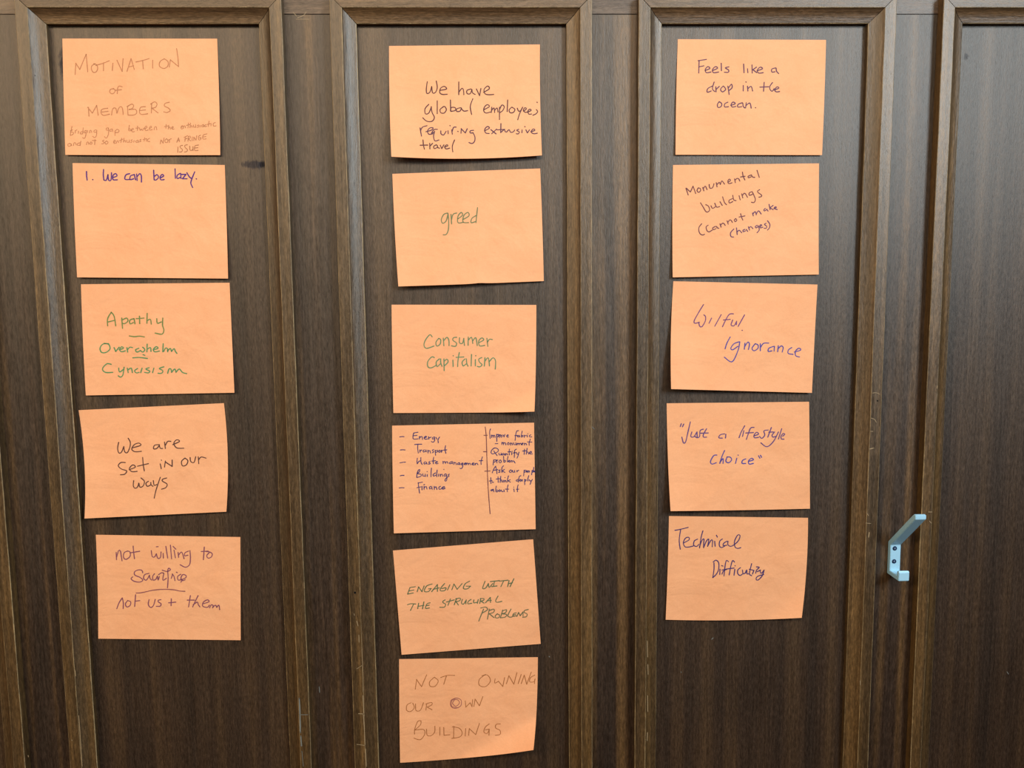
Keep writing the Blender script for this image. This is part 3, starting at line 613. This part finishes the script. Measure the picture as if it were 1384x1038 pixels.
note('orange note with slanting writing, Monumental buildings (cannot make changes), right column',
     [(909.6, 223), (1107, 220.8), (1106.6, 371), (909.2, 374.8)],
     [((104, 60, 60), 1.3, 915, 225, 9.886, '120,290 150,380/125,290 180,340/180,340 215,262/215,262 250,360/285,285 268,320 287,345 315,325 313,295 285,285/345,280 360,325/350,302 375,262 390,280 402,310/430,240 440,288 475,283 495,230/525,215 535,272/530,247 565,212 580,240/580,240 600,192 635,235/680,210 715,187 700,167 680,195 692,228 735,218/770,165 780,215/775,187 800,160 825,165 840,195/875,75 885,130 908,180/850,140 910,130/985,115 952,130 957,150 990,138/995,112 1010,140 1040,145/1070,50 1100,145'),
      ((104, 60, 60), 1.3, 915, 225, 9.886, '315,485 355,550 385,600 410,608 437,580 420,530 385,510/455,525 475,560 510,540/505,490 530,542 570,535/575,470 605,520/610,405 635,480 662,510/740,430 697,452 702,487 747,468/745,385 760,448 790,455/830,390 845,445/865,365 880,420/870,392 900,357 922,375 942,412/1005,335 967,352 967,385 1007,372/1010,345 1047,435 1030,480 995,477/1105,310 1077,327 1087,350 1127,378 1130,400 1095,410'),
      ((104, 60, 64), 1.3, 915, 225, 9.886, '330,765 292,820 302,888 340,915 368,905/415,785 390,807 402,858 430,873 470,850/515,800 477,822 487,845 520,830/530,800 540,820 560,825/575,765 590,810/580,787 610,757 630,765 645,787/670,725 685,770/680,747 705,714 725,720 740,747/785,695 767,715 780,738 800,717 785,697/850,630 865,680 880,715/830,675 908,660'),
      ((96, 60, 84), 1.3, 915, 225, 9.886, '1010,620 1020,660/1012,637 1045,602 1060,645/1060,635 1090,592 1125,635/1180,560 1162,577 1167,595 1192,580/1200,570 1217,595/1230,505 1245,575/1285,520 1242,550/1242,550 1285,577/1295,560 1330,547 1315,537 1300,560 1340,575'),
      ((96, 60, 84), 1.3, 915, 225, 9.886, '760,835 717,885 722,935 755,942/795,820 805,910/800,882 830,852 865,885/905,840 882,852 887,872 915,860/925,840 945,867/955,805 970,850/960,827 985,802 1015,830/1070,785 1047,802 1057,820 1085,803/1085,790 1100,845 1070,885/1105,805 1135,787 1120,777 1107,795 1117,820 1147,810/1190,760 1167,772 1200,800 1190,825 1165,825/1210,725 1240,770 1235,820 1210,848')],
     (4, 3, 0.0), mid=((0, 0), (-0.3, 0), (0, 0), (-0.6, 0)))

note('orange note reading Wilful Ignorance in purple-blue pen, third down in the right column',
     [(910.1, 380.1), (1104.9, 384.6), (1097.4, 531), (907.1, 525.8)],
     [((108, 62, 102), 1.3, 895, 370, S1, '322,240 285,300 250,365 255,385 290,378/285,378 292,408 310,412 335,370 338,335 325,320/385,345 365,385/460,318 410,408/555,312 525,315 500,350 470,412/478,360 530,355/550,360 537,398 560,405 580,370/580,370 578,397/642,320 592,410/622,440 625,441'),
      ((76, 66, 132), 1.35, 895, 370, S1, '530,492 505,540 490,585/600,530 560,545 535,580 550,592 590,565/605,530 590,600 545,685 485,650/645,540 640,588/642,570 668,532 680,550 672,590/725,545 700,580 715,600 745,582 747,555 725,545/765,545 765,600/768,572 790,542 830,540/870,565 832,580 827,605 855,600/875,565 872,602/905,560 900,607/905,582 928,562 943,575 935,610/1010,575 985,592 982,620 1020,628/1030,610 1080,594 1065,580 1040,602 1040,638 1070,648')],
     (15, 3.5, 0.0), mid=((0, 0), (-0.2, 0), (0, 0), (-1.8, 0)), curl=[(0.9, 1.0, 0.2, 0, 0, 1.5)], wrinkle=1.3)

note('orange note quoting Just a lifestyle choice in blue-purple pen, fourth down in the right column',
     [(901.1, 545.1), (1093.5, 543), (1094.7, 687.5), (906.3, 690.8)],
     [((88, 60, 108), 1.35, 890, 530, S1, '178,245 170,268/197,248 187,270/248,232 230,310 212,385 195,395 182,350/260,310 252,345 275,348 300,310/300,310 302,350/350,288 325,300 320,345 300,355 285,345/375,285 350,330 352,350 375,350/330,320 388,318/515,325 482,332 470,355 498,358/525,328 522,358/672,262 645,310 628,355/665,300 655,345/745,275 718,280 698,330 685,368/680,318 740,315/745,340 780,327 765,312 745,335 748,355 780,352/855,295 822,302 828,335 805,360 788,345/880,275 852,350/860,312 895,310/905,310 885,335 892,350 912,345/935,310 895,385 845,425 798,395/960,285 935,365/968,343 984,328 972,322 956,342 958,364 978,366'),
      ((72, 64, 132), 1.4, 890, 530, S1, '455,490 430,495 405,540 417,560 450,550/515,455 495,500 478,555/480,545 503,518 503,555/535,505 525,538 547,550 570,528 560,507 535,505/610,515 600,555/620,490 622,491/680,520 655,532 652,555 680,555/700,540 740,527 725,515 702,535 707,560 740,555/780,495 790,515/795,492 803,508')],
     (11, 4, 0.0), mid=((0, 0), (0.2, 0), (0, 0.4), (-1.0, 0)), wrinkle=1.3)

note('orange note reading Technical Difficulty in dark blue pen, lowest in the right column',
     [(904.2, 697.5), (1092.1, 699.9), (1083.6, 835), (899.7, 837.6)],
     [((64, 46, 92), 1.3, 900, 700, 9.227, '112,155 180,142 278,118/185,140 167,260 170,330 180,390/225,310 290,272 285,242 245,252 218,310 240,360 290,362 340,350/395,265 355,287 347,340 385,355 410,330/462,160 440,240 420,375/420,360 450,280 475,262 472,310 470,372/470,372 505,290 535,265 520,355/520,355 560,282 582,280 578,360/608,290 615,355/630,215 642,240/705,262 672,290 667,345 692,370 735,350/765,290 725,312 715,345 760,340/775,290 775,335 820,352 900,290 925,222 895,215 857,290 862,360 895,380 935,370'),
      ((64, 46, 92), 1.35, 900, 700, 9.227, '600,560 600,640 585,745/590,550 625,527 658,560 658,640 630,700 585,745/675,640 672,705/695,595 712,600/780,545 755,530 738,600 725,722/700,700 720,660 760,640/855,550 832,532 808,610 790,712/700,650 760,637 850,625/860,640 850,715/862,595 865,598/930,620 897,650 897,695 925,718 955,700/955,650 965,698 990,685/990,690 1005,652/1010,650 1012,698 1040,695/1070,570 1052,640 1042,700 1070,720/1040,640 1100,655/1095,660 1080,700/1130,610 1165,617 1132,650 1120,690/1140,670 1180,650/1175,660 1190,692 1225,650/1225,650 1202,720 1150,775 1125,765 1142,730 1220,705')],
     (3, 6, 0.2), mid=((0, 0), (2.2, 0), (0, 2.0), (0.5, 0)), wrinkle=1.3, fold=((0.72, 1.0), (1.0, 0.66), 9.0, 1.4))

# ---------------------------------------------------------------- knocks and nail holes in the old wood
def mark(name, mat, depth, wd, strokes):
    v, f = ribbon(lambda x, y: bp(x, y, depth + 0.0003), [list(map(tuple, s)) for s in strokes], wd)
    me = mesh(name, v, f)
    return link(name, me, mat, wall)
B = BAND
mark('scratch', M_chip, B, 1.0, [[(490.5, 940), (491.5, 960), (492, 968)], [(491, 965), (492.5, 985), (493.3, 1007)], [(484.5, 964.5), (492, 965)], [(494, 1012), (495, 1036)]])
mark('scratch', M_chip, B, 0.6, [[(489, 875), (490.5, 910), (490.7, 935)], [(482, 1006), (493, 1007.5)], [(482, 904), (490, 899)]])
mark('scratch', M_chipg, B, 1.7, [[(404.5, 944), (405.3, 962), (406, 990)], [(406.5, 995), (407.5, 1008)]])
mark('scratch', M_chipg, B, 0.6, [[(406, 966), (416, 966)], [(408, 1015), (410, 1036)]])
mark('scratch', M_chip, B, 0.9, [[(874.8, 866), (875.3, 888)], [(875.6, 898), (876, 912)], [(875.2, 940), (875.5, 962)], [(875, 990), (874.6, 1001)]])
mark('scratch', M_chip, B, 0.7, [[(1179.5, 531.3), (1184, 530.8), (1189.5, 533)], [(1177, 565), (1182, 567), (1184.5, 571)], [(1176, 583), (1180, 583)]])
mark('scratch', M_chip, B, 1.3, [[(1175, 607), (1181, 605.5)], [(1174.8, 719.5), (1174, 726)]])
mark('scratch', M_chip, B, 0.8, [[(1171, 693), (1174, 697)], [(1170, 707), (1177, 707.5)], [(1162.6, 920), (1162.8, 926)], [(1254.5, 692), (1260, 692)], [(1256, 704), (1259, 707.5)], [(1267, 521), (1266.6, 525)]])
mark('scratch', M_chip, B, 0.9, [[(97, 1000), (97.5, 1001)], [(236.5 / 2 - 12, 967), (107, 975), (109, 1003), (111, 1036)]])
mark('scratch', M_chip, B, 0.8, [[(101.6, 906), (102.2, 914)], [(38, 1021), (38.5, 1023)]])
mark('nail_hole', M_hole, B, 1.8, [[(1186, 541.5), (1186.3, 542)]])
mark('scratch', M_chipg, STILE, 0.9, [[(431.5, 928), (432, 936)], [(799, 576), (803.5, 580)]])
mark('scratch', M_chipg, 0.0, 1.0, [[(811.5 / 1, 1000), (811.6, 1001)], [(1361, 908), (1363, 911)], [(920.5, 908), (920.7, 909)], [(962, 864), (964, 862)], [(742, 887), (743, 888)]])
mark('nail_hole', M_chip, B, 1.0, [[(381, 112), (381.4, 112.3)], [(56.8, 503.4), (57, 503.8)]])
mark('nail_hole', M_hole, B, 2.6, [[(479.6, 800.6), (480.0, 801.4)]])
mark('nail_hole', M_hole, B - 0.003, 1.6, [[(46.8, 101.5), (47.0, 102.3)]])
mark('scratch', M_chip, STILE, 0.8, [[(396, 16.5), (401, 22)], [(402, 24), (410, 21), (414, 16)], [(400, 26), (418, 26)]])
mark('scratch', M_chip, B, 0.8, [[(478.5, 829), (479, 832)], [(482, 839), (484, 846)], [(485, 858), (485.3, 868)]])
